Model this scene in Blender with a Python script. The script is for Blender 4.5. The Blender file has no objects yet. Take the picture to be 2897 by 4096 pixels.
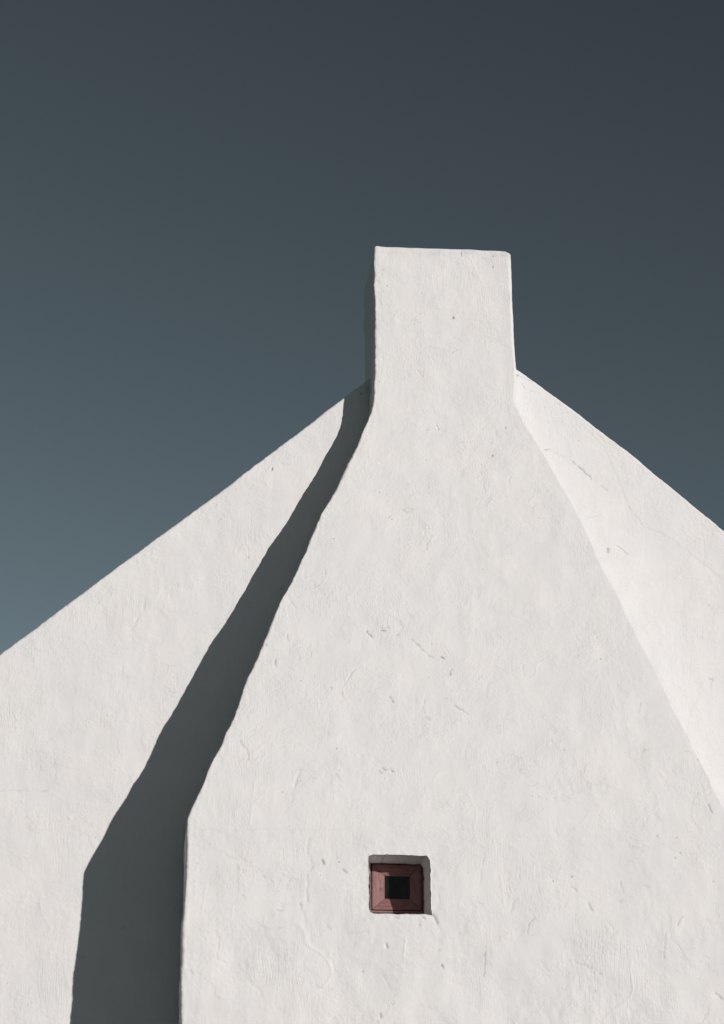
import bpy, math
import numpy as np
from mathutils import Vector, Matrix

# ------------------------------------------------------------------ scene, camera, light
scene = bpy.context.scene
COL = scene.collection
rng = np.random.default_rng(7)

F_PX, W_PX, H_PX = 7300.0, 2897.0, 4096.0           # focal length in pixels of the photograph
YAW, PITCH = math.radians(6.25985), math.radians(21.13527)
CAM = np.array([0.0, -12.0, 1.6])
FWD = np.array([math.sin(YAW) * math.cos(PITCH), math.cos(YAW) * math.cos(PITCH), math.sin(PITCH)])
RGT = np.array([math.cos(YAW), -math.sin(YAW), 0.0])
UPV = np.cross(RGT, FWD)

cam_data = bpy.data.cameras.new('camera')
cam = bpy.data.objects.new('camera', cam_data)
COL.objects.link(cam)
cam_data.sensor_fit = 'VERTICAL'
cam_data.sensor_height = 36.0
cam_data.lens = F_PX / H_PX * 36.0
cam_data.clip_start = 0.1
cam_data.clip_end = 5000.0
m = Matrix.Identity(4)
for i in range(3):
    m[i][0], m[i][1], m[i][2], m[i][3] = RGT[i], UPV[i], -FWD[i], CAM[i]
cam.matrix_world = m
scene.camera = cam

SUN_TRAVEL = Vector((-0.69296, 1.0, -0.18775))       # measured from the shadow of the chimney breast
SUN_DIR = (-SUN_TRAVEL).normalized()
SUN_ELEV = math.asin(SUN_DIR.z)
SUN_ROT = math.atan2(SUN_DIR.x, SUN_DIR.y)

world = bpy.data.worlds.new('World')
scene.world = world
world.use_nodes = True
wn, wl = world.node_tree.nodes, world.node_tree.links
wn.clear()
sky = wn.new('ShaderNodeTexSky')
sky.sky_type = 'NISHITA'
sky.sun_disc = False
sky.sun_elevation = SUN_ELEV
sky.sun_rotation = SUN_ROT
sky.altitude = 0.0
sky.air_density = 0.5
sky.dust_density = 0.0
sky.ozone_density = 1.0
hs = wn.new('ShaderNodeHueSaturation')
hs.inputs['Hue'].default_value = 0.447
hs.inputs['Value'].default_value = 0.85
hs.inputs['Saturation'].default_value = 0.45
sg = wn.new('ShaderNodeGamma')                        # the photograph's contrast, over the whole sky alike
sg.inputs['Gamma'].default_value = 1.42
bg = wn.new('ShaderNodeBackground')
bg.inputs['Strength'].default_value = 0.05
wo = wn.new('ShaderNodeOutputWorld')
wl.new(sky.outputs[0], sg.inputs['Color'])
wl.new(sg.outputs[0], hs.inputs['Color'])
wl.new(hs.outputs[0], bg.inputs['Color'])
wl.new(bg.outputs[0], wo.inputs['Surface'])

sun_data = bpy.data.lights.new('sun', 'SUN')
sun_data.energy = 5.0
sun_data.angle = math.radians(0.5)
sun_data.color = (1.0, 0.957, 0.922)
sun = bpy.data.objects.new('sun', sun_data)
COL.objects.link(sun)
sun.location = (10, -15, 12)
sun.rotation_euler = SUN_TRAVEL.to_track_quat('-Z', 'Y').to_euler()

scene.view_settings.view_transform = 'Standard'
scene.view_settings.look = 'None'
scene.view_settings.exposure = -0.36
scene.view_settings.gamma = 1.0
scene.view_settings.use_curve_mapping = False

# ------------------------------------------------------------------ helpers
def hit(px, py, Y):
    """the point where the line of sight through a photo pixel meets the plane y = Y"""
    d = RGT * (px - W_PX / 2) - UPV * (py - H_PX / 2) + FWD * F_PX
    return CAM + d * ((Y - CAM[1]) / d[1])

def smoothstep(a, b, x):
    t = np.clip((x - a) / (b - a), 0, 1)
    return t * t * (3 - 2 * t)

def perlin(x, y, seed):
    """2-D gradient noise, about -1..1"""
    xi, yi = np.floor(x).astype(np.int64), np.floor(y).astype(np.int64)
    xf, yf = x - xi, y - yi
    def g(ix, iy):
        h = (ix * 374761393 + iy * 668265263 + seed * 1442695041) & 0xFFFFFFFF
        h = ((h ^ (h >> 13)) * 1274126177) & 0xFFFFFFFF
        h = h ^ (h >> 16)
        a = (h & 0xFFFF) / 65535.0 * 2 * math.pi
        return np.cos(a), np.sin(a)
    u, v = xf * xf * xf * (xf * (xf * 6 - 15) + 10), yf * yf * yf * (yf * (yf * 6 - 15) + 10)
    out = 0
    for ox in (0, 1):
        for oy in (0, 1):
            gx, gy = g(xi + ox, yi + oy)
            w = (u if ox else 1 - u) * (v if oy else 1 - v)
            out = out + w * (gx * (xf - ox) + gy * (yf - oy))
    return out * 1.5

def grid_faces(ids):
    a, b, c, d = ids[:-1, :-1], ids[:-1, 1:], ids[1:, 1:], ids[1:, :-1]
    return np.stack([a, b, c, d], -1)

def make_mesh(name, verts, faces, mat, parent=None, smooth=True, wear=None):
    verts = np.asarray(verts, np.float32).reshape(-1, 3)
    me = bpy.data.meshes.new(name)
    if isinstance(faces, np.ndarray):
        faces = faces.reshape(-1, 4)
        used = np.zeros(len(verts), bool)
        used[faces.ravel()] = True
        remap = np.cumsum(used) - 1
        verts, faces = verts[used], remap[faces]
        if wear is not None:
            wear = np.asarray(wear, np.float32).ravel()[used]
        n = len(faces)
        me.vertices.add(len(verts)); me.vertices.foreach_set('co', verts.ravel())
        me.loops.add(n * 4); me.loops.foreach_set('vertex_index', faces.astype(np.int32).ravel())
        me.polygons.add(n)
        me.polygons.foreach_set('loop_start', np.arange(0, n * 4, 4, dtype=np.int32))
        me.polygons.foreach_set('loop_total', np.full(n, 4, np.int32))
    else:
        me.from_pydata([tuple(map(float, v)) for v in verts], [], faces)
    me.update(calc_edges=True)
    me.polygons.foreach_set('use_smooth', np.full(len(me.polygons), smooth))
    if wear is not None:
        at = me.attributes.new('wear', 'FLOAT', 'POINT')
        at.data.foreach_set('value', np.asarray(wear, np.float32).ravel())
    me.validate()
    me.materials.append(mat)
    o = bpy.data.objects.new(name, me)
    COL.objects.link(o)
    if parent is not None:
        o.parent = parent
    return o

# ------------------------------------------------------------------ materials
def new_mat(name):
    mt = bpy.data.materials.new(name)
    mt.use_nodes = True
    nt = mt.node_tree
    return mt, nt.nodes, nt.links, nt.nodes['Principled BSDF']

def noise_node(n, l, vec, scale, detail=4, rough=0.55, dist=0.0):
    t = n.new('ShaderNodeTexNoise')
    t.inputs['Scale'].default_value = scale
    t.inputs['Detail'].default_value = detail
    t.inputs['Roughness'].default_value = rough
    t.inputs['Distortion'].default_value = dist
    l.new(vec, t.inputs['Vector'])
    return t.outputs['Fac']

def mapping(n, l, vec, scale):
    mp = n.new('ShaderNodeMapping')
    mp.inputs['Scale'].default_value = scale
    l.new(vec, mp.inputs['Vector'])
    return mp.outputs['Vector']

def maprange(n, l, val, a, b, c=0.0, d=1.0):
    r = n.new('ShaderNodeMapRange')
    r.inputs['From Min'].default_value = a
    r.inputs['From Max'].default_value = b
    r.inputs['To Min'].default_value = c
    r.inputs['To Max'].default_value = d
    l.new(val, r.inputs['Value'])
    return r.outputs['Result']

def math_node(n, l, op, a, b):
    q = n.new('ShaderNodeMath'); q.operation = op
    for i, v in enumerate((a, b)):
        if isinstance(v, (int, float)): q.inputs[i].default_value = v
        else: l.new(v, q.inputs[i])
    return q.outputs[0]

def mix_col(n, l, fac, a, b):
    q = n.new('ShaderNodeMix'); q.data_type = 'RGBA'
    if isinstance(fac, (int, float)): q.inputs[0].default_value = fac
    else: l.new(fac, q.inputs[0])
    for i, v in ((6, a), (7, b)):
        if isinstance(v, tuple): q.inputs[i].default_value = v
        else: l.new(v, q.inputs[i])
    return q.outputs[2]

def plaster_material():
    mt, n, l, p = new_mat('whitewashed_plaster')
    tc = n.new('ShaderNodeTexCoord').outputs['Object']
    # colour: lime wash, faint cool and warm clouds, grime in cracks and pits
    c1 = maprange(n, l, noise_node(n, l, tc, 1.7, 5, .6, .4), .35, .65)
    c2 = maprange(n, l, noise_node(n, l, tc, 4.5, 6, .6), .4, .7)
    c3 = maprange(n, l, noise_node(n, l, mapping(n, l, tc, (16, 16, 3.0)), 1.0, 5, .65), .45, .75)
    col = mix_col(n, l, c1, (.692, .667, .648, 1), (.664, .654, .656, 1))
    col = mix_col(n, l, math_node(n, l, 'MULTIPLY', c2, .9), col, (.645, .633, .634, 1))
    col = mix_col(n, l, math_node(n, l, 'MULTIPLY', c3, .5), col, (.605, .595, .584, 1))
    # tiny dark specks where the wash is pocked
    vo = n.new('ShaderNodeTexVoronoi'); vo.inputs['Scale'].default_value = 9.0
    l.new(tc, vo.inputs['Vector'])
    spk = maprange(n, l, vo.outputs['Distance'], .028, .045, 1, 0)
    pick = maprange(n, l, n_rand(n, l, vo.outputs['Color']), .80, .82)
    spk = math_node(n, l, 'MULTIPLY', spk, pick)
    at = n.new('ShaderNodeAttribute'); at.attribute_name = 'wear'
    hair = None
    for sc, thr, msc, st in ((2.4, .0016, 5.0, (1, 1, .45)), (3.2, .0022, 4.0, (.6, .6, 1.2))):
        nz = noise_node(n, l, mapping(n, l, tc, st), sc, 5, .55, .3)
        rd = maprange(n, l, math_node(n, l, 'ABSOLUTE', math_node(n, l, 'SUBTRACT', nz, .5), 0), 0, thr, 1, 0)
        mk = maprange(n, l, noise_node(n, l, tc, msc, 4, .65), .60, .68)
        rd = math_node(n, l, 'MULTIPLY', rd, mk)
        hair = rd if hair is None else math_node(n, l, 'MAXIMUM', hair, rd)
    grime = math_node(n, l, 'MAXIMUM', math_node(n, l, 'MULTIPLY', spk, .5), at.outputs['Fac'])
    grime = math_node(n, l, 'MAXIMUM', grime, math_node(n, l, 'MULTIPLY', hair, .06))
    col = mix_col(n, l, grime, col, (.13, .125, .115, 1))
    l.new(col, p.inputs['Base Color'])
    p.inputs['Roughness'].default_value = .9
    p.inputs['Specular IOR Level'].default_value = .2
    # relief: brush strokes (patchy), trowel grain, pocks
    patch = maprange(n, l, noise_node(n, l, tc, 2.6, 4, .6), .46, .66)
    wob = n.new('ShaderNodeTexNoise'); wob.inputs['Scale'].default_value = 2.5
    l.new(tc, wob.inputs['Vector'])
    va = n.new('ShaderNodeVectorMath'); va.operation = 'MULTIPLY_ADD'
    l.new(wob.outputs['Color'], va.inputs[0]); va.inputs[1].default_value = (.10, .10, .10); l.new(tc, va.inputs[2])
    strokes = noise_node(n, l, mapping(n, l, va.outputs[0], (95, 95, 12)), 1.0, 4, .6)
    grain = noise_node(n, l, tc, 48, 6, .62)
    h = math_node(n, l, 'MULTIPLY', strokes, maprange(n, l, patch, 0, 1, .10, .95))
    patch2 = maprange(n, l, noise_node(n, l, mapping(n, l, tc, (1, 1, 1.4)), 4.2, 5, .6), .48, .70)
    h = math_node(n, l, 'ADD', h, math_node(n, l, 'MULTIPLY', grain, maprange(n, l, patch2, 0, 1, .14, 1.3)))
    # ragged edges of thin plaster coats laid one over another
    for sc, lo, hi, st, amp in ((2.1, .50, .515, (1, 1, .8), .24), (4.4, .57, .59, (1, 1, 1), .15), (3.0, .60, .615, (.6, .6, 1.3), .20)):
        fl = maprange(n, l, noise_node(n, l, mapping(n, l, tc, st), sc, 8, .62), lo, hi)
        vis = maprange(n, l, noise_node(n, l, tc, sc * .9 + 1.3, 2, .5), .42, .60)
        h = math_node(n, l, 'ADD', h, math_node(n, l, 'MULTIPLY', math_node(n, l, 'MULTIPLY', fl, vis), amp))
    b = n.new('ShaderNodeBump')
    b.inputs['Strength'].default_value = BUMP
    b.inputs['Distance'].default_value = .005
    l.new(h, b.inputs['Height'])
    b2 = n.new('ShaderNodeBump'); b2.invert = True
    b2.inputs['Strength'].default_value = .7
    b2.inputs['Distance'].default_value = .004
    l.new(math_node(n, l, 'MAXIMUM', spk, math_node(n, l, 'MULTIPLY', hair, .8)), b2.inputs['Height'])
    l.new(b.outputs[0], b2.inputs['Normal'])
    l.new(b2.outputs[0], p.inputs['Normal'])
    return mt

def n_rand(n, l, colour):
    s = n.new('ShaderNodeSeparateColor')
    l.new(colour, s.inputs[0])
    return s.outputs[0]

BUMP = .85
PLASTER = plaster_material()

def wood_material(name, scale):
    mt, n, l, p = new_mat(name)
    tc = n.new('ShaderNodeTexCoord').outputs['Object']
    gv = mapping(n, l, tc, scale)
    g1 = maprange(n, l, noise_node(n, l, gv, 1.0, 6, .65, 1.2), .3, .7)
    g2 = maprange(n, l, noise_node(n, l, mapping(n, l, gv, (1.6, 1.6, 1.6)), 1.0, 5, .7, 2.0), .53, .62)
    col = mix_col(n, l, g1, (.270, .138, .128, 1), (.150, .070, .063, 1))
    col = mix_col(n, l, math_node(n, l, 'MULTIPLY', g2, .75), col, (.10, .038, .036, 1))
    at = n.new('ShaderNodeAttribute'); at.attribute_name = 'wear'
    col = mix_col(n, l, at.outputs['Fac'], col, (.03, .012, .012, 1))
    l.new(col, p.inputs['Base Color'])
    p.inputs['Roughness'].default_value = .6
    p.inputs['Specular IOR Level'].default_value = .3
    b = n.new('ShaderNodeBump'); b.inputs['Strength'].default_value = .4; b.inputs['Distance'].default_value = .002
    l.new(g1, b.inputs['Height']); l.new(b.outputs[0], p.inputs['Normal'])
    return mt

WOOD_H = wood_material('red_stained_wood_horizontal', (9, 60, 75))
WOOD_V = wood_material('red_stained_wood_vertical', (75, 60, 9))

def recess_shade_material():  # near-black colour: shade of the gap round the window frame, painted in
    mt, n, l, p = new_mat('dark_recess_shade')
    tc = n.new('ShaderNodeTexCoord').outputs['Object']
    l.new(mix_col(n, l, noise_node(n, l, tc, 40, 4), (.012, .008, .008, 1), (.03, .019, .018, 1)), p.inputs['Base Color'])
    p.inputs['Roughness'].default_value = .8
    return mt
RECESS_SHADE = recess_shade_material()

def glass_material():
    mt, n, l, p = new_mat('dusty_dark_glass')
    tc = n.new('ShaderNodeTexCoord').outputs['Object']
    d = maprange(n, l, noise_node(n, l, tc, 14, 5, .6), .35, .7)
    l.new(mix_col(n, l, d, (.007, .0066, .006, 1), (.017, .0165, .015, 1)), p.inputs['Base Color'])
    p.inputs['Roughness'].default_value = .08
    p.inputs['Specular IOR Level'].default_value = .14
    return mt
GLASS = glass_material()

def ground_material():
    mt, n, l, p = new_mat('worn_asphalt_yard')
    tc = n.new('ShaderNodeTexCoord').outputs['Object']
    a = maprange(n, l, noise_node(n, l, tc, .6, 8, .6), .3, .7)
    l.new(mix_col(n, l, a, (.045, .045, .043, 1), (.065, .065, .061, 1)), p.inputs['Base Color'])
    p.inputs['Roughness'].default_value = .95
    b = n.new('ShaderNodeBump'); b.inputs['Strength'].default_value = .6; b.inputs['Distance'].default_value = .02
    l.new(noise_node(n, l, tc, 30, 6, .6), b.inputs['Height']); l.new(b.outputs[0], p.inputs['Normal'])
    return mt
GROUND = ground_material()

def roof_material():
    mt, n, l, p = new_mat('limewashed_roof')
    tc = n.new('ShaderNodeTexCoord').outputs['Object']
    a = maprange(n, l, noise_node(n, l, tc, 2.0, 7, .6), .3, .7)
    l.new(mix_col(n, l, a, (.72, .70, .68, 1), (.62, .60, .58, 1)), p.inputs['Base Color'])
    p.inputs['Roughness'].default_value = .9
    return mt
ROOF = roof_material()

# ------------------------------------------------------------------ outlines measured on the photograph
# depth of the chimney breast in front of the gable wall, by height (from the width of its cast shadow)
DZ = np.array([0, 3.3, 3.5, 3.84, 3.98, 4.17, 4.35, 4.54, 4.84, 5.13, 5.35, 5.60, 5.99, 6.35, 6.69, 6.85, 6.98, 7.15, 9.0])
DD = np.array([.985, .965, .955, .94, .922, .89, .86, .81, .755, .69, .640, .585, .495, .425, .355, .325, .300, .285, .275])
_zs = np.linspace(-.5, 9.5, 2001)
_k = np.exp(-np.linspace(-2.5, 2.5, 41) ** 2); _k /= _k.sum()
_ds = np.convolve(np.pad(np.interp(_zs, DZ, DD), 20, mode='edge'), _k, 'valid')
def depth(z): return np.interp(z, _zs, _ds)

def hit_front(px, py):
    d = .6
    for _ in range(30):
        p = hit(px, py, -d)
        d = float(depth(p[2]))
    return p

LEFT_PX = [(1496, 992), (1497, 1080), (1496, 1140), (1499, 1250), (1500, 1390), (1499, 1460), (1496, 1529), (1497, 1575), (1494, 1603), (1482, 1652), (1470, 1683), (1448, 1735),
           (1430, 1782), (1408, 1831), (1374, 1896), (1346, 1954), (1316, 2006), (1285, 2062), (1260, 2117), (1235, 2173),
           (1214, 2225), (1195, 2264), (1172, 2310), (1142, 2369), (1118, 2412), (1096, 2465), (1075, 2517), (1053, 2570),
           (1029, 2631), (1007, 2677), (985, 2720), (976, 2745), (964, 2785), (948, 2831), (936, 2866), (921, 2896),
           (905, 2928), (887, 2977), (853, 3033), (828, 3082), (807, 3144), (782, 3199), (763, 3242), (750, 3276),
           (748, 3323), (746, 3407), (744, 3505), (742, 3594), (737, 3643), (732, 3717), (729.5, 3791), (727, 3914), (725, 4096)]
RIGHT_PX = [(2045, 1012), (2047, 1080), (2050, 1150), (2057, 1300), (2062, 1400), (2067, 1477), (2067, 1540), (2067, 1603), (2090, 1652), (2112, 1701),
            (2158, 1774), (2207, 1854), (2244, 1922), (2293, 1995), (2342, 2100), (2385, 2192), (2434, 2296), (2479, 2374),
            (2522, 2466), (2562, 2548), (2601, 2622), (2640, 2692), (2675, 2770), (2714, 2858), (2753, 2923), (2788, 2993),
            (2823, 3062), (2858, 3141), (2897, 3215), (2925, 3275), (2936, 3330)]
GABLE_L_PX = [(0, 2611), (47, 2580), (129, 2525), (190, 2473), (284, 2404), (353, 2353), (392, 2325), (513, 2232), (599, 2172),
              (647, 2135), (700, 2098), (767, 2048), (815, 2017), (880, 1965), (925, 1935), (960, 1900), (1065, 1825), (1120, 1785),
              (1200, 1728), (1300, 1642), (1368, 1594), (1403, 1566), (1458, 1526), (1474, 1517)]
GABLE_R_PX = [(2067, 1477), (2115, 1507), (2175, 1552), (2268, 1615), (2310, 1648), (2360, 1692), (2450, 1760), (2545, 1830), (2600, 1878),
              (2667, 1934), (2740, 1992), (2809, 2051), (2897, 2124)]

lp = np.array([hit_front(*q) for q in LEFT_PX])[::-1]
rp = np.array([hit_front(*q) for q in RIGHT_PX])[::-1]
gl = np.array([hit(*q, 0) for q in GABLE_L_PX])
gr = np.array([hit(*q, 0) for q in GABLE_R_PX])
for _g, _deg in ((gl, 4), (gr, 3)):                  # readings carry a few pixels of noise: keep three quarters of the fit
    _fit = np.polyval(np.polyfit(_g[:, 0], _g[:, 2], _deg), _g[:, 0])
    _g[:, 2] = .75 * _fit + .25 * _g[:, 2]
Z_TOP = float(hit_front(1750, 990)[2])
ROOT_X = float((lp[0, 0] + rp[0, 0]) / 2)
def xl(z): return np.interp(z, np.r_[0, lp[:, 2]], np.r_[lp[0, 0] - .02, lp[:, 0]])
def xr(z): return np.interp(z, np.r_[0, rp[:, 2]], np.r_[rp[0, 0] + .03, rp[:, 0]])

# ------------------------------------------------------------------ marks in the plaster
# (pixels, groove depth in m (negative = ridge), half width in m, grime)
FRONT_MARKS = [
    ([(959, 2960), (978, 2988), (993, 3014), (997, 3040)], .0035, .0045, .25),
    ([(1066, 3016), (1040, 3051), (1021, 3115), (1012, 3176), (1009, 3245), (1000, 3296)], -.0022, .008, 0),
    ([(1202, 3081), (1181, 3133), (1168, 3202)], .003, .010, .03),
    ([(1342, 3094), (1377, 3137)], .003, .007, .12),
    ([(760, 3320), (900, 3322), (1060, 3318), (1200, 3321), (1385, 3320)], .0012, .006, .05),
    ([(1239, 3352), (1226, 3408), (1256, 3456), (1228, 3503), (1230, 3607)], .004, .008, .10),
    ([(1200, 3611), (1213, 3646), (1228, 3689)], .004, .007, .18),
    ([(976, 3408), (959, 3503), (946, 3568)], -.002, .007, 0),
    ([(829, 3529), (808, 3641)], -.002, .006, 0), ([(1019, 3503), (997, 3594)], -.002, .006, 0), ([(933, 3620), (928, 3676)], -.002, .006, 0),
    ([(950, 3420), (974, 3446), (985, 3415)], .002, .007, .05), ([(965, 3580), (984, 3598)], .0035, .006, .10),
    ([(1290, 3440), (1295, 3455)], .006, .008, .5), ([(1372, 3478), (1388, 3490)], .005, .007, .3),
    ([(1468, 2524), (1485, 2546)], .007, .007, .45), ([(1447, 2468), (1507, 2498)], .0022, .007, .05),
    ([(1554, 2459), (1597, 2485), (1610, 2515)], .0028, .007, .08), ([(1649, 2559), (1684, 2595), (1709, 2617), (1731, 2632)], .005, .008, .25),
    ([(1765, 2627), (1780, 2636)], .005, .007, .55), ([(1763, 2576), (1791, 2621)], -.003, .006, 0), ([(1770, 2576), (1798, 2621)], .002, .006, .1),
    ([(1806, 2679), (1802, 2701)], .006, .007, .6), ([(1559, 2789), (1565, 2799), (1572, 2806)], .006, .008, .5),
    ([(1817, 2821), (1873, 2856)], .004, .006, .25), ([(1421, 2673), (1375, 2742)], .0025, .006, .12),
    ([(1524, 2520), (1541, 2524)], .005, .006, .4), ([(1585, 2541), (1595, 2538)], .005, .006, .4),
    ([(1301, 2775), (1303, 2760)], .004, .006, .3), ([(1323, 2748), (1327, 2757)], .004, .006, .3), ([(1366, 2770), (1376, 2790)], .004, .007, .15),
    ([(1937, 3409), (1927, 3470), (1922, 3538)], .0025, .006, .12), ([(2001, 3495), (2010, 3560), (2017, 3617)], -.0025, .007, 0),
    ([(2060, 3599), (2044, 3651)], .003, .006, .12), ([(2142, 3670), (2115, 3697), (2112, 3734)], .0035, .006, .2),
    ([(2275, 3501), (2281, 3544), (2308, 3565)], .004, .007, .1), ([(2354, 3611), (2370, 3642)], .004, .008, .2),
    ([(2664, 3734), (2655, 3832)], .0035, .006, .2), ([(2729, 3667), (2710, 3697)], .005, .009, .15),
    ([(1943, 3802), (1937, 3906)], .003, .006, .2), ([(2861, 3973), (2888, 3998)], .006, .008, .3),
    ([(2158, 3360), (2262, 3310)], -.0016, .007, 0), ([(2275, 3341), (2330, 3290), (2376, 3228)], -.0018, .006, 0),
    ([(2815, 4084), (2836, 4016)], .003, .007, .1), ([(2832, 3222), (2846, 3248)], .005, .008, .3),
    ([(1622, 3751), (1614, 3836)], -.003, .006, 0), ([(1542, 3777), (1546, 3788)], .007, .009, .35), ([(1769, 3859), (1775, 3877)], .007, .008, .55),
    ([(1943, 3785), (1941, 3844)], .003, .006, .25), ([(1792, 3726), (1795, 3755)], .0025, .006, .05), ([(1521, 4058), (1523, 4068)], .006, .007, .6),
    ([(1669, 1481), (1690, 1507)], .003, .008, .1), ([(1748, 1701), (1752, 1718)], .003, .006, .2), ([(1586, 3866), (1592, 3895)], .002, .007, .0),
    ([(2565, 2810), (2555, 2850)], .002, .006, .2), ([(1845, 1012), (1844, 1025)], .006, .005, .85), ([(1520, 1160), (1535, 1168)], .002, .006, .1),
    ([(1730, 2140), (1712, 2172), (1706, 2200)], .0025, .005, .2), ([(1566, 2060), (1554, 2078)], .003, .005, .3),
    ([(2600, 2630), (2640, 2704), (2676, 2780), (2700, 2840)], .003, .006, .12), ([(2745, 2935), (2760, 2970)], .003, .006, .18),
    ([(1143, 2372), (1160, 2402), (1181, 2429), (1184, 2450)], .0025, .006, .1), ([(1226, 2424), (1251, 2450)], .0025, .006, .1),
    ([(1103, 2638), (1103, 2664)], .005, .007, .35), ([(1148, 2540), (1158, 2565)], .004, .007, .2), ([(1196, 2616), (1198, 2637)], .003, .006, .1),
    ([(1380, 3735), (1470, 3727)], .0012, .007, .05), ([(1520, 3885), (1560, 3950), (1570, 3965)], .0025, .008, .05),
    ([(1728, 3655), (1744, 3676), (1749, 3700)], .006, .009, .25), ([(1690, 3668), (1700, 3675)], .005, .006, .4), ([(1580, 3668), (1592, 3672)], .004, .006, .3),
    ([(1518, 2505), (1530, 2512), (1546, 2508), (1560, 2518)], .004, .006, .2), ([(1530, 3072), (1545, 3080), (1560, 3078), (1572, 3086)], .005, .007, .28),
    ([(1515, 3082), (1530, 3092)], .004, .006, .25), ([(1255, 2330), (1262, 2352)], .003, .006, .15), ([(1300, 2276), (1303, 2298)], .003, .006, .2),
    ([(1700, 2795), (1688, 2830), (1700, 2850)], .003, .007, .1), ([(1700, 2868), (1720, 2880), (1712, 2860)], .004, .007, .15),
    ([(2090, 2660), (2096, 2700)], .002, .008, .04), ([(2040, 1905), (2034, 1935)], .002, .007, .05), ([(2060, 2070), (2100, 2105), (2160, 2150)], -.0018, .009, 0),
    ([(2300, 2540), (2330, 2580)], .002, .007, .05), ([(900, 3420), (960, 3440), (1000, 3450)], .003, .008, .08), ([(1050, 3505), (1075, 3515), (1090, 3530)], .003, .007, .08),
    ([(1145, 3545), (1160, 3520)], .003, .007, .06), ([(1310, 3700), (1324, 3720)], .004, .007, .12), ([(880, 3750), (868, 3840)], .002, .006, .12),
    ([(1000, 3930), (1040, 3960), (1060, 4010)], .003, .009, .06), ([(700 + 60, 3880), (775, 3900)], .003, .007, .15),
    ([(2300, 3850), (2360, 3870), (2400, 3900)], .003, .009, .06), ([(2480, 3530), (2500, 3590), (2478, 3610)], .003, .008, .1),
    ([(2560, 3530), (2600, 3550)], .003, .007, .1), ([(2430, 3690), (2460, 3730), (2440, 3760)], .002, .008, .05), ([(2225, 3320), (2230, 3350)], .002, .006, .1),
    ([(1500, 1010), (1640, 1012), (1760, 1014), (1850, 1016), (1990, 1024)], .0012, .012, .05),
]
FRONT_PITS = [(1813, 1271, .010, .9), (1971, 1068, .007, .8), (1971, 1025, .007, .6), (1548, 1144, .006, .6), (1532, 1081, .006, .4), (2023, 1711, .007, .6),
              (1967, 1770, .006, .6), (1969, 1822, .009, .7), (1507, 1120, .005, .4), (1516, 1528, .005, .4), (2100, 1690, .006, .4), (2402, 2636, .006, .7),
              (2628, 3345, .007, .5), (2720, 3412, .006, .5), (2854, 3526, .006, .6), (1331, 2404, .005, .5), (2470, 2743, .005, .5), (2790, 3038, .006, .6),
              (1065, 2580, .007, .6), (1517, 1969, .006, .5), (1547, 2005, .005, .4), (1678, 3700, .006, .6), (1758, 3802, .006, .5), (1835, 3735, .006, .3),
              (1452, 3886, .006, .5), (1114, 3564, .005, .5), (2288, 3507, .007, .7), (788, 3453, .005, .4), (1566, 2076, .006, .6), (2369, 2378, .005, .4)]
GABLE_MARKS = [
    ([(2293, 1848), (2330, 1879), (2354, 1903), (2367, 1919)], .005, .006, .4), ([(2403, 1943), (2427, 1962)], .005, .006, .4),
    ([(2465, 2180), (2517, 2220)], .003, .005, .3), ([(2385, 1738), (2405, 1750), (2422, 1774)], .004, .007, .12),
    ([(2514, 2020), (2540, 2062), (2575, 2106), (2649, 2134), (2698, 2161), (2759, 2210), (2882, 2309)], .0016, .006, .05),
    ([(2840, 1980), (2860, 2000)], .004, .007, .2),
    ([(2069, 1505), (2074, 1500)], .006, .007, .5), ([(2080, 1508), (2105, 1516), (2135, 1526)], .003, .006, .25), ([(2088, 1535), (2100, 1556)], .003, .006, .2),
    ([(2120, 1560), (2140, 1568)], .002, .006, .12), ([(2833, 2713), (2850, 2718), (2841, 2755)], .004, .006, .2),
    ([(2337, 2025), (2340, 2040)], .004, .006, .2), ([(2180, 1800), (2200, 1796)], .004, .007, .3), ([(2225, 1810), (2255, 1828)], .0025, .006, .12),
    ([(579, 2392), (581, 2415), (574, 2432)], .005, .009, .08), ([(551, 2469), (540, 2500), (530, 2528), (527, 2560)], .004, .009, .06),
    ([(212, 3039), (220, 3080), (225, 3119)], .003, .006, .08), ([(3, 3162), (46, 3161), (117, 3162), (191, 3163)], .002, .0045, .16),
    ([(665, 2756), (690, 2768), (720, 2780)], .003, .006, .12), ([(1089, 1868), (1088, 1882)], .006, .006, .8), ([(860, 2020), (867, 2025)], .004, .007, .2),
    ([(338, 2528), (342, 2545)], .004, .008, .06), ([(710, 2335), (714, 2350)], .003, .007, .1), ([(277, 3270), (288, 3276)], -.006, .012, 0),
    ([(296, 2740), (300, 2770)], .0025, .007, .05), ([(475, 3010), (485, 3024)], .003, .006, .1), ([(1124, 2357), (1132, 2356)], .004, .006, .6),
    ([(2655, 1885), (2720, 1940)], .003, .005, .25), ([(1120, 1850), (1140, 1858)], .003, .006, .2),
]
GABLE_PITS = [(2432, 2197, .010, .8), (2432, 2207, .009, .8), (2270, 1650, .006, .6), (1445, 1575, .009, .8), (1471, 1556, .009, .8), (1477, 1605, .008, .7),
              (2194, 1690, .005, .4), (2834, 2421, .006, .4), (2312, 1765, .006, .4), (554, 3001, .005, .5), (104, 3268, .005, .6), (815, 3080, .007, .7),
              (440, 2788, .004, .4), (380, 3350, .006, .5), (330, 3827, .010, .25), (490, 3712, .010, .25), (1046, 1865, .005, .5), (2516, 2030, .006, .3)]

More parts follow.
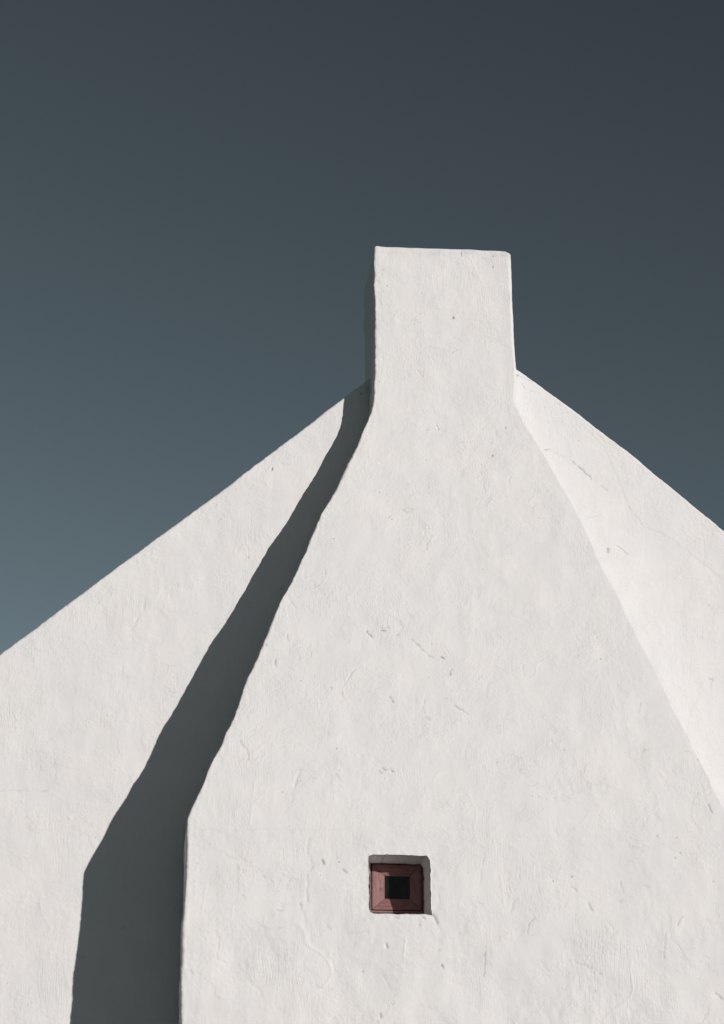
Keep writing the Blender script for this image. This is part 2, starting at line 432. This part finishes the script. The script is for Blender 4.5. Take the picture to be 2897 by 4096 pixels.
def carve(x, z, marks, pits, to_surface):
    """relief (m, positive = out of the wall) and grime (0..1) of the hand-placed marks at (x, z)"""
    rel = np.zeros_like(x); wear = np.zeros_like(x)
    for pts, dep, wid, dirt in marks:
        P = np.array([to_surface(*q) for q in pts])[:, [0, 2]]
        dep, wid, dirt = dep * 1.0, wid * .8, min(1, dirt * 1.8)
        lo, hi = P.min(0) - .05, P.max(0) + .05
        sel = np.nonzero((x > lo[0]) & (x < hi[0]) & (z > lo[1]) & (z < hi[1]))
        if not len(sel[0]): continue
        a, b = x[sel], z[sel]
        ax = a + .006 * perlin(a * 35, b * 35, 91); bz = b + .006 * perlin(a * 35, b * 35, 92)
        best = np.full(len(a), 9.0)
        for k in range(len(P) - 1):
            p, q = P[k], P[k + 1]; v = q - p
            t = np.clip(((ax - p[0]) * v[0] + (bz - p[1]) * v[1]) / (v @ v), 0, 1)
            best = np.minimum(best, np.hypot(ax - p[0] - t * v[0], bz - p[1] - t * v[1]))
        g = np.exp(-(best / wid) ** 2) * np.clip(.6 + 1.0 * perlin(a * 18, b * 18, 95), .0, 1.2)
        rel[sel] -= dep * g
        gd = np.exp(-(best / (wid * .8)) ** 2) * np.clip(.7 + .9 * perlin(a * 24, b * 24, 96), .1, 1.1)
        wear[sel] = np.maximum(wear[sel], dirt * gd)
    for px, py, r, dirt in pits:
        p = to_surface(px, py)
        sel = np.nonzero((abs(x - p[0]) < .05) & (abs(z - p[2]) < .05))
        if not len(sel[0]): continue
        d2 = ((x[sel] - p[0]) ** 2 + (z[sel] - p[2]) ** 2) / (r * .8) ** 2
        rel[sel] -= .7 * r * np.exp(-d2)
        wear[sel] = np.maximum(wear[sel], dirt * np.exp(-d2))
    return rel, wear

def relief(s, z, seed):
    """hand-trowelled unevenness of the plaster, in metres"""
    r = .0042 * perlin(s * 1.3, z * 1.1, seed) + .0042 * perlin(s * 3.1, z * 2.6, seed + 1)
    r += .0019 * perlin(s * 8, z * 6, seed + 2)
    m = smoothstep(-.1, .6, perlin(s * 2.2, z * 1.7, seed + 3))
    r += .0009 * m * perlin(s * 26, z * 13, seed + 4)
    m2 = smoothstep(.0, .6, perlin(s * 1.7 + 9, z * 2.1, seed + 5))
    r += .0007 * m2 * perlin(s * 55, z * 42, seed + 6)
    # trowel arcs: short curved ridges
    w = perlin(s * 1.1 + .3 * perlin(s * 4, z * 4, seed + 7), z * 1.4, seed + 8)
    r += .0016 * np.exp(-((w - .12) / .018) ** 2) * smoothstep(.05, .45, perlin(s * 1.9, z * 1.9, seed + 9))
    return r

# ------------------------------------------------------------------ ground
g = 600.0
ground = make_mesh('ground', [(-g, -g, 0), (g, -g, 0), (g, g, 0), (-g, g, 0)], [(0, 1, 2, 3)], GROUND, smooth=False)
ground['kind'] = 'structure'
ground['label'] = 'worn dark asphalt yard around the cottage'

# ------------------------------------------------------------------ the cottage
cottage = bpy.data.objects.new('whitewashed_cottage', None)
COL.objects.link(cottage)
cottage.empty_display_size = .5
cottage.location = (ROOT_X, 0, 0)
cottage['label'] = 'whitewashed plaster cottage gable with bottle shaped chimney breast and tiny red framed window'
cottage['category'] = 'building'
OFF = np.array([ROOT_X, 0, 0])

# --- window opening, measured on the front of the breast
w_tl, w_br = hit_front(1477, 3419), hit_front(1727, 3657)
WX0, WX1, WZ0, WZ1 = w_tl[0], w_br[0], hit_front(1600, 3656)[2], hit_front(1600, 3420)[2]
Y_FRONT = -float(depth((WZ0 + WZ1) / 2))
Y_FRAME = Y_FRONT + .285

# --- chimney: breast and stack, one continuous skin of plaster
def build_chimney():
    zb, zt = 2.45, Z_TOP
    fine = np.linspace(zb, zt - .022, int((zt - zb) / .0066))
    i0, i1 = np.argmin(abs(fine - WZ0)), np.argmin(abs(fine - WZ1))
    fine[i0], fine[i1] = WZ0, WZ1
    rows = np.r_[np.linspace(-.05, zb, 26)[:-1], fine]
    r0 = int(np.argmin(abs(rows - WZ0))); r1 = int(np.argmin(abs(rows - WZ1)))
    # top: rounded arris, then a cap that closes the stack
    arc = np.linspace(0, math.pi / 2, 6)
    inset = np.r_[np.zeros(len(rows)), .022 * (1 - np.cos(arc[1:])), .06, .15, .27]
    zrow = np.r_[rows, zt - .022 + .022 * np.sin(arc[1:]), zt, zt - .002, zt - .004]
    R = len(zrow)
    zc = np.minimum(zrow, zt)
    nf = 560
    zw = (WZ0 + WZ1) / 2
    XL, XR = xl(zw), xr(zw)
    u = np.linspace(0, 1, nf)
    u0, u1 = (WX0 - XL) / (XR - XL), (WX1 - XL) / (XR - XL)
    c0, c1 = int(np.argmin(abs(u - u0))), int(np.argmin(abs(u - u1)))
    u = np.interp(np.arange(nf), [0, c0, c1, nf - 1], [0, u0, u1, 1])
    ns, na = 30, 7
    xL, xR, dd = xl(zc), xr(zc), depth(zc)
    # irregular arrises
    xL = xL + .0035 * perlin(zc * 9, zc * 0 + .5, 11) + .0024 * perlin(zc * 31, zc * 0 + .5, 12) + .0014 * perlin(zc * 75, zc * 0 + .5, 18)
    xR = xR + .0030 * perlin(zc * 8, zc * 0 + .5, 13) + .0012 * perlin(zc * 29, zc * 0 + .5, 14)
    yb = np.where(zc > 6.6, .36, .20)
    radL = .013 + .006 * perlin(zc * 5, zc * 0 + .5, 15) + .002 * perlin(zc * 22, zc * 0 + .5, 17)
    radR = .028 + .008 * perlin(zc * 4, zc * 0 + .5, 16)
    ins = inset[:, None]
    cols = []; nrm = []; scoord = []
    a, b, f, bk = (xL + inset), (xR - inset), (-dd + inset), (yb - inset)
    for t in np.linspace(0, 1, ns)[:-1]:
        y = bk + (f + radL - bk) * t
        cols.append((a, y)); nrm.append((-1, 0)); scoord.append(a - (y - f))
    for k in range(na):
        th = math.pi / 2 * k / (na - 1)
        cols.append((a + radL * (1 - math.cos(th)), f + radL * (1 - math.sin(th))))
        nrm.append((-math.cos(th), -math.sin(th))); scoord.append(a + radL * (th / (math.pi / 2) - .5))
    for uu in u[1:-1]:
        # the arris radii fade out quickly, so that the window lines stay straight
        x = a + (b - a) * uu + radL * (1 - uu) ** 8 - radR * uu ** 8
        cols.append((x, f + 0 * x)); nrm.append((0, -1)); scoord.append(x)
    for k in range(na):
        th = math.pi / 2 * k / (na - 1)
        cols.append((b - radR * (1 - math.sin(th)), f + radR * (1 - math.cos(th))))
        nrm.append((math.sin(th), -math.cos(th))); scoord.append(b + radR * (th / (math.pi / 2) - .5))
    for t in np.linspace(0, 1, ns)[1:]:
        y = f + radR + (bk - f - radR) * t
        cols.append((b, y)); nrm.append((1, 0)); scoord.append(b + (y - f))
    X = np.stack([c[0] for c in cols], 1); Y = np.stack([c[1] for c in cols], 1)
    S = np.stack(scoord, 1)
    NX = np.array([q[0] for q in nrm])[None, :]; NY = np.array([q[1] for q in nrm])[None, :]
    Zg = np.repeat(zrow[:, None], X.shape[1], 1)
    # top line of the stack is not quite level
    lift = .006 * perlin(S * 3.3, S * 0 + .5, 21) + .003 * perlin(S * 9, S * 0 + .5, 22) + .016 * (S - xl(zt) - .62) + .005 * np.exp(-((S - xl(zt)) / .04) ** 2) - .010 * np.exp(-((S - xr(zt)) / .035) ** 2)
    Zg = Zg + lift * smoothstep(zt - .35, zt, Zg)
    rel = relief(S, Zg, 30) * (1 + .9 * smoothstep(3.7, 2.9, Zg))
    front = (NY < -.5) * 1.0
    mk, wear = carve(np.where(front > 0, X, -99.0) + 0 * X, Zg, FRONT_MARKS, FRONT_PITS, hit_front)
    # rougher strokes along the left arris
    edge = np.exp(-((S - xL[:, None]) / .07) ** 2)
    rel = rel + edge * .0012 * perlin(S * 40, Zg * 9, 41)
    # uneven, slumped plaster round the window
    ring = np.maximum(np.maximum(WX0 - X, X - WX1), np.maximum(WZ0 - Zg, Zg - WZ1))
    wr = np.exp(-(np.maximum(ring, 0) / .05) ** 2) * front
    rel = rel + wr * (.0022 * perlin(X * 30, Zg * 30, 42) - .002)
    # hand-formed opening: wavering edges, rounded corners
    dec = np.exp(-(np.abs(ring) / .035)) * front
    X = X + dec * (.0035 * perlin(X * 13, Zg * 13, 43) + .002 * perlin(X * 45, Zg * 45, 44))
    Zg = Zg + dec * (.0035 * perlin(X * 13, Zg * 13, 45) + .002 * perlin(X * 45, Zg * 45, 46))
    for qx, qz, amt in ((WX0, WZ0, .008), (WX0, WZ1, .004), (WX1, WZ0, -.006), (WX1, WZ1, .011)):
        gq = amt * np.exp(-((X - qx) ** 2 + (Zg - qz) ** 2) / .016 ** 2) * front
        X = X + gq * np.sign((WX0 + WX1) / 2 - qx); Zg = Zg + gq * np.sign((WZ0 + WZ1) / 2 - qz)
    # grime under the top edge of the stack
    tg = smoothstep(.13, .02, zt - Zg) * smoothstep(-.1, .5, perlin(S * 7, Zg * 16, 47) + .35 * perlin(S * 30, Zg * 40, 48)) * front
    wear = np.maximum(wear, .13 * tg)
    tot = rel + mk
    X = X + NX * tot; Y = Y + NY * tot
    ff = ns - 1 + na                 # index of the first front column (u[1])
    j0, j1 = ff + c0 - 1, ff + c1 - 1
    verts = np.stack([X, Y, Zg], -1)
    ids = np.arange(R * X.shape[1]).reshape(R, X.shape[1])
    quads = grid_faces(ids)
    keep = np.ones(quads.shape[:2], bool)
    keep[r0:r1, j0:j1] = False
    faces = [quads[keep]]
    # cap of the stack: last row joined left half to right half is simply filled by a strip
    last = ids[-1]; n = len(last) // 2
    L, Rr = last[:n], last[::-1][:n]
    faces.append(np.stack([L[:-1], Rr[:-1], Rr[1:], L[1:]], -1))
    # reveal of the window opening
    loop = list(ids[r0, j0:j1]) + list(ids[r0:r1, j1]) + list(ids[r1, j1:j0:-1]) + list(ids[r1:r0:-1, j0])
    loop = np.array(loop)
    P0 = verts.reshape(-1, 3)[loop]
    cx, cz = (WX0 + WX1) / 2, (WZ0 + WZ1) / 2
    hx, hz = (WX1 - WX0) / 2, (WZ1 - WZ0) / 2
    back = np.r_[.002, .006, .012, .02, .035, .06, .09, .13, .17, .21, .25, .29, .34]
    rings = [loop]; allv = [verts.reshape(-1, 3)]; base = R * X.shape[1]
    arclen = np.linspace(0, 30, len(loop), endpoint=False)
    allwear = [wear.ravel()]
    for bi, bk_ in enumerate(back):
        shr = .003 * (1 - math.exp(-bk_ / .008)) - .006 * bk_
        rough = 1.6 * perlin(P0[:, 0] * 22, P0[:, 2] * 22 + bk_ * 30, 55)
        sc = shr + .004 * (1 - math.exp(-bk_ / .01)) * rough * math.exp(-bk_ / .1) + .0025 * perlin(P0[:, 0] * 9 + bk_ * 8, P0[:, 2] * 9 + bk_ * 11, 56)
        q = P0.copy()
        q[:, 0] -= np.clip((P0[:, 0] - cx) / hx, -1, 1) * sc * .8
        q[:, 2] -= np.clip((P0[:, 2] - cz) / hz, -1, 1) * sc * .8
        q[:, 1] = P0[:, 1] * math.exp(-bk_ / .03) + Y_FRONT * (1 - math.exp(-bk_ / .03)) + bk_
        allv.append(q); allwear.append(np.zeros(len(q)))
        rings.append(np.arange(base, base + len(loop))); base += len(loop)
    for p_, q_ in zip(rings[:-1], rings[1:]):
        faces.append(np.stack([p_, q_, np.roll(q_, -1), np.roll(p_, -1)], -1))
    V = np.concatenate(allv) - OFF
    return make_mesh('chimney', V, np.concatenate([f_.reshape(-1, 4) for f_ in faces]), PLASTER, cottage, True, np.concatenate(allwear))
chimney = build_chimney()
chimney['label'] = 'tapering chimney breast rising into a square stack'

# --- gable wall
EAVE_Z = 2.7
sl = (gl[8, 2] - gl[0, 2]) / (gl[8, 0] - gl[0, 0])
sr = (gr[-1, 2] - gr[-5, 2]) / (gr[-1, 0] - gr[-5, 0])
X_EAVE_L = gl[0, 0] - (gl[0, 2] - EAVE_Z) / sl
X_EAVE_R = gr[-1, 0] + (EAVE_Z - gr[-1, 2]) / sr
apex_x = (gl[-1, 0] + gr[0, 0]) / 2
apex_z = max(gl[-1, 2] + .75 * (apex_x - gl[-1, 0]), gr[0, 2] + .68 * (gr[0, 0] - apex_x))
ROOF_X = np.r_[X_EAVE_L, gl[:, 0], apex_x, gr[:, 0], X_EAVE_R]
ROOF_Z = np.r_[EAVE_Z, gl[:, 2], apex_z, gr[:, 2], EAVE_Z]
def roof_z(x): return np.interp(x, ROOF_X, ROOF_Z)

def build_gable():
    xs = np.r_[np.linspace(X_EAVE_L, gl[0, 0] - .12, 40)[:-1], np.arange(gl[0, 0] - .12, gl[-1, 0] + .03, .0074),
               np.linspace(gl[-1, 0] + .04, gr[0, 0] - .04, 30), np.arange(gr[0, 0] - .03, gr[-1, 0] + .12, .0074),
               np.linspace(gr[-1, 0] + .13, X_EAVE_R, 50)]
    vs = np.r_[np.linspace(-.01, .33, 24)[:-1], np.linspace(.33, 1, 640)]
    zt = roof_z(xs)
    zt = zt + .002 * perlin(xs * 5, xs * 0 + .5, 61) + .0022 * perlin(xs * 24, xs * 0 + .5, 62) + .0022 * perlin(xs * 60, xs * 0 + .5, 64)
    rad = .020 + .006 * perlin(xs * 5, xs * 0 + .5, 63)
    Zf = vs[:, None] * (zt - rad)[None, :]
    Xf = np.repeat(xs[None, :], len(vs), 0)
    rel = relief(Xf + 40, Zf, 70)
    mk, wear = carve(Xf, Zf, GABLE_MARKS, GABLE_PITS, lambda a, b: hit(a, b, 0.0))
    # a coping band of later plaster along the right-hand verge, a few millimetres proud
    below = (zt[None, :] - Zf)
    bl = np.array([hit(*q, 0) for q in ((2180, 1565), (2300, 1668), (2420, 1790), (2514, 2020), (2575, 2106), (2649, 2134), (2759, 2210), (2897, 2320))])
    blz = np.interp(Xf, bl[:, 0], bl[:, 2])
    band = smoothstep(-.012, .012, Zf - blz + .012 * perlin(Xf * 9, Zf * 9, 77)) * (Xf > bl[0, 0])
    rel = rel + .0018 * band + .0011 * band * perlin(Xf * 45, Zf * 45, 78)
    lband = smoothstep(.025, 0, below - .11 - .03 * perlin(Xf * 4, Zf * 4, 79)) * (Xf < gl[-1, 0])
    rel = rel + .0010 * lband * perlin(Xf * 45, Zf * 45, 80)
    Yf = -(rel + mk)
    rowsX, rowsY, rowsZ, rowsW = [Xf], [Yf], [Zf], [wear]
    ytop = Yf[-1]
    for th in np.linspace(0, math.pi / 2, 6)[1:]:
        rowsX.append(xs[None]); rowsY.append((ytop + rad * (1 - math.cos(th)))[None]); rowsZ.append((zt - rad + rad * math.sin(th))[None]); rowsW.append(0 * xs[None])
    for yy, dz in ((.12, 0), (.28, -.004), (.42, -.01)):
        rowsX.append(xs[None]); rowsY.append(np.full((1, len(xs)), yy)); rowsZ.append((zt + dz)[None]); rowsW.append(0 * xs[None])
    for fz in (.98, .6, .0):
        rowsX.append(xs[None]); rowsY.append(np.full((1, len(xs)), .45)); rowsZ.append((zt * fz)[None]); rowsW.append(0 * xs[None])
    X, Y, Z, W = (np.concatenate(q, 0) for q in (rowsX, rowsY, rowsZ, rowsW))
    ids = np.arange(X.size).reshape(X.shape)
    V = np.stack([X, Y, Z], -1).reshape(-1, 3) - OFF
    # grid runs left to right, bottom to top, seen from the front: outward normal is -y
    return make_mesh('gable_wall', V, grid_faces(ids).reshape(-1, 4), PLASTER, cottage, True, W)
gable = build_gable()

# --- the house behind the gable: long walls, far gable, roof slopes
LEN = 9.0
def prism(name, pts, y0, y1, mat):
    """pts: outline in (x, z); extruded from y0 to y1"""
    n = len(pts)
    v = [(x - ROOT_X, y0, z) for x, z in pts] + [(x - ROOT_X, y1, z) for x, z in pts]
    f = [tuple(range(n)), tuple(range(2 * n - 1, n - 1, -1))] + [(i, i + n, (i + 1) % n + n, (i + 1) % n) for i in range(n)]
    return make_mesh(name, v, f, mat, cottage, False)
T = .45
for s_, xe in ((1, X_EAVE_L), (-1, X_EAVE_R)):
    prism('side_wall', [(xe + s_ * .003, -.01), (xe + s_ * T, -.01), (xe + s_ * T, EAVE_Z), (xe + s_ * .003, EAVE_Z - .05)], .452, LEN - .452, PLASTER)
prism('far_gable_wall', [(X_EAVE_L, -.01), (X_EAVE_R, -.01), (X_EAVE_R, EAVE_Z), (apex_x, apex_z), (X_EAVE_L, EAVE_Z)], LEN - .45, LEN, PLASTER)
DROP = .12
for xe, s_ in ((X_EAVE_L, -1), (X_EAVE_R, 1)):
    prism('roof_slope', [(xe + s_ * .25, EAVE_Z - .26), (apex_x - s_ * .0015, apex_z - DROP), (apex_x - s_ * .0015, apex_z - DROP - .18), (xe + s_ * .25, EAVE_Z - .42)], .453, LEN - .453, ROOF)

# --- the little window: outer frame, mitred sash boards, dark pane
def at_frame(px, py, back=0.0):
    p = hit(px, py, Y_FRAME + back)
    return p[0], p[2]
fx0, _ = at_frame(1481, 3550); fx1, _ = at_frame(1698, 3550)
_, fz0 = at_frame(1590, 3652); _, fz1 = at_frame(1590, 3455)
sx0, _ = at_frame(1490, 3550); sx1, _ = at_frame(1687, 3550)
_, sz0 = at_frame(1590, 3639); _, sz1 = at_frame(1590, 3459)
IN = .030
gx0, _ = at_frame(1539, 3550, IN); gx1, _ = at_frame(1640, 3550, IN)
_, gz0 = at_frame(1590, 3596, IN); _, gz1 = at_frame(1590, 3505, IN)

def ring_mesh(name, o, i, y0, y1, mat, parent):
    """rectangular frame: o, i = (x0, x1, z0, z1) outer and inner, from y0 (front) to y1 (back), with eased front edges"""
    def rect(q, g=0): return [(q[0] + g, q[2] + g), (q[1] - g, q[2] + g), (q[1] - g, q[3] - g), (q[0] + g, q[3] - g)]
    e = .002
    loops = [(rect(o), y1), (rect(o), y0 + e), (rect(o, e), y0), (rect(i, -e), y0), (rect(i), y0 + e), (rect(i), y1)]
    v = []; f = []
    for pts, y in loops: v += [(x - ROOT_X, y, z) for x, z in pts]
    for k in range(len(loops)):
        k2 = (k + 1) % len(loops)
        for j in range(4):
            f.append((k * 4 + j, k2 * 4 + j, k2 * 4 + (j + 1) % 4, k * 4 + (j + 1) % 4))
    return make_mesh(name, v, f, mat, parent, False)
PADX = .02
window = ring_mesh('window', (fx0, sx1 + .013, fz0, sz1 + .012), (sx0 - .007, sx1 + .006, sz0 - .006, sz1 + .005), Y_FRAME, Y_FRAME + .055, WOOD_V, cottage)
ring_mesh('recess_shade_ring', (fx0 - .07, fx1 + .04, fz0 - .07, fz1 + .04), (fx0 + .006, sx1 + .009, fz0 + .006, sz1 + .008), Y_FRAME + .022, Y_FRAME + .052, RECESS_SHADE, window)  # added ring behind the frame, its dark colour standing for shade in the gap
window['label'] = 'tiny square window with red stained frame deep in the plaster'

def board(name, out_a, out_b, in_b, in_a, mat, knot=None):
    """one mitred board: outer edge a-b proud, inner edge sunk towards the glass"""
    nu, nv = 32, 9
    v = []; wear = []
    for j in range(nv):
        t = j / (nv - 1)
        for i in range(nu):
            s = .005 + .990 * i / (nu - 1)
            A = np.array(out_a) * (1 - t) + np.array(in_a) * t
            B = np.array(out_b) * (1 - t) + np.array(in_b) * t
            P = A * (1 - s) + B * s
            y = Y_FRAME + .004 + (IN - .006) * t - (.003 if 0 < j < nv - 1 else 0)
            v.append((P[0] - ROOT_X, y, P[1]))
            wear.append(0.0 if knot is None else math.exp(-(((P[0] - knot[0]) / .008) ** 2 + ((P[1] - knot[1]) / .013) ** 2)) * .9)
    nfr = nu * nv
    f = [(j * nu + i, j * nu + i + 1, (j + 1) * nu + i + 1, (j + 1) * nu + i) for j in range(nv - 1) for i in range(nu - 1)]
    rim = [i for i in range(nu)] + [j * nu + nu - 1 for j in range(1, nv)] + [(nv - 1) * nu + i for i in range(nu - 2, -1, -1)] + [j * nu for j in range(nv - 2, 0, -1)]
    for r in rim:
        v.append((v[r][0], Y_FRAME + .05, v[r][2])); wear.append(0.0)
    k = len(rim)
    for q in range(k):
        q2 = (q + 1) % k
        f.append((rim[q2], rim[q], nfr + q, nfr + q2))
    f.append(tuple(nfr + q for q in range(k)))
    return make_mesh(name, v, f, mat, window, False, wear)
e = .0006
knot = at_frame(1524, 3557, .018)
board('sash_board', (sx0, sz0), (sx1, sz0), (gx1, gz0), (gx0, gz0), WOOD_H)
board('sash_board', (sx1, sz1), (sx0, sz1), (gx0, gz1), (gx1, gz1), WOOD_H)
board('sash_board', (sx0, sz1), (sx0, sz0), (gx0, gz0), (gx0, gz1), WOOD_V, knot)
board('sash_board', (sx1, sz0), (sx1, sz1), (gx1, gz1), (gx1, gz0), WOOD_V)
gy = Y_FRAME + IN + .008
pv = [(x - ROOT_X, y, z) for y in (gy, gy + .005) for x, z in ((gx0 - .012, gz0 - .012), (gx1 + .012, gz0 - .012), (gx1 + .012, gz1 + .012), (gx0 - .012, gz1 + .012))]
make_mesh('pane', pv, [(0, 1, 2, 3), (7, 6, 5, 4), (0, 4, 5, 1), (1, 5, 6, 2), (2, 6, 7, 3), (3, 7, 4, 0)], GLASS, window, False)
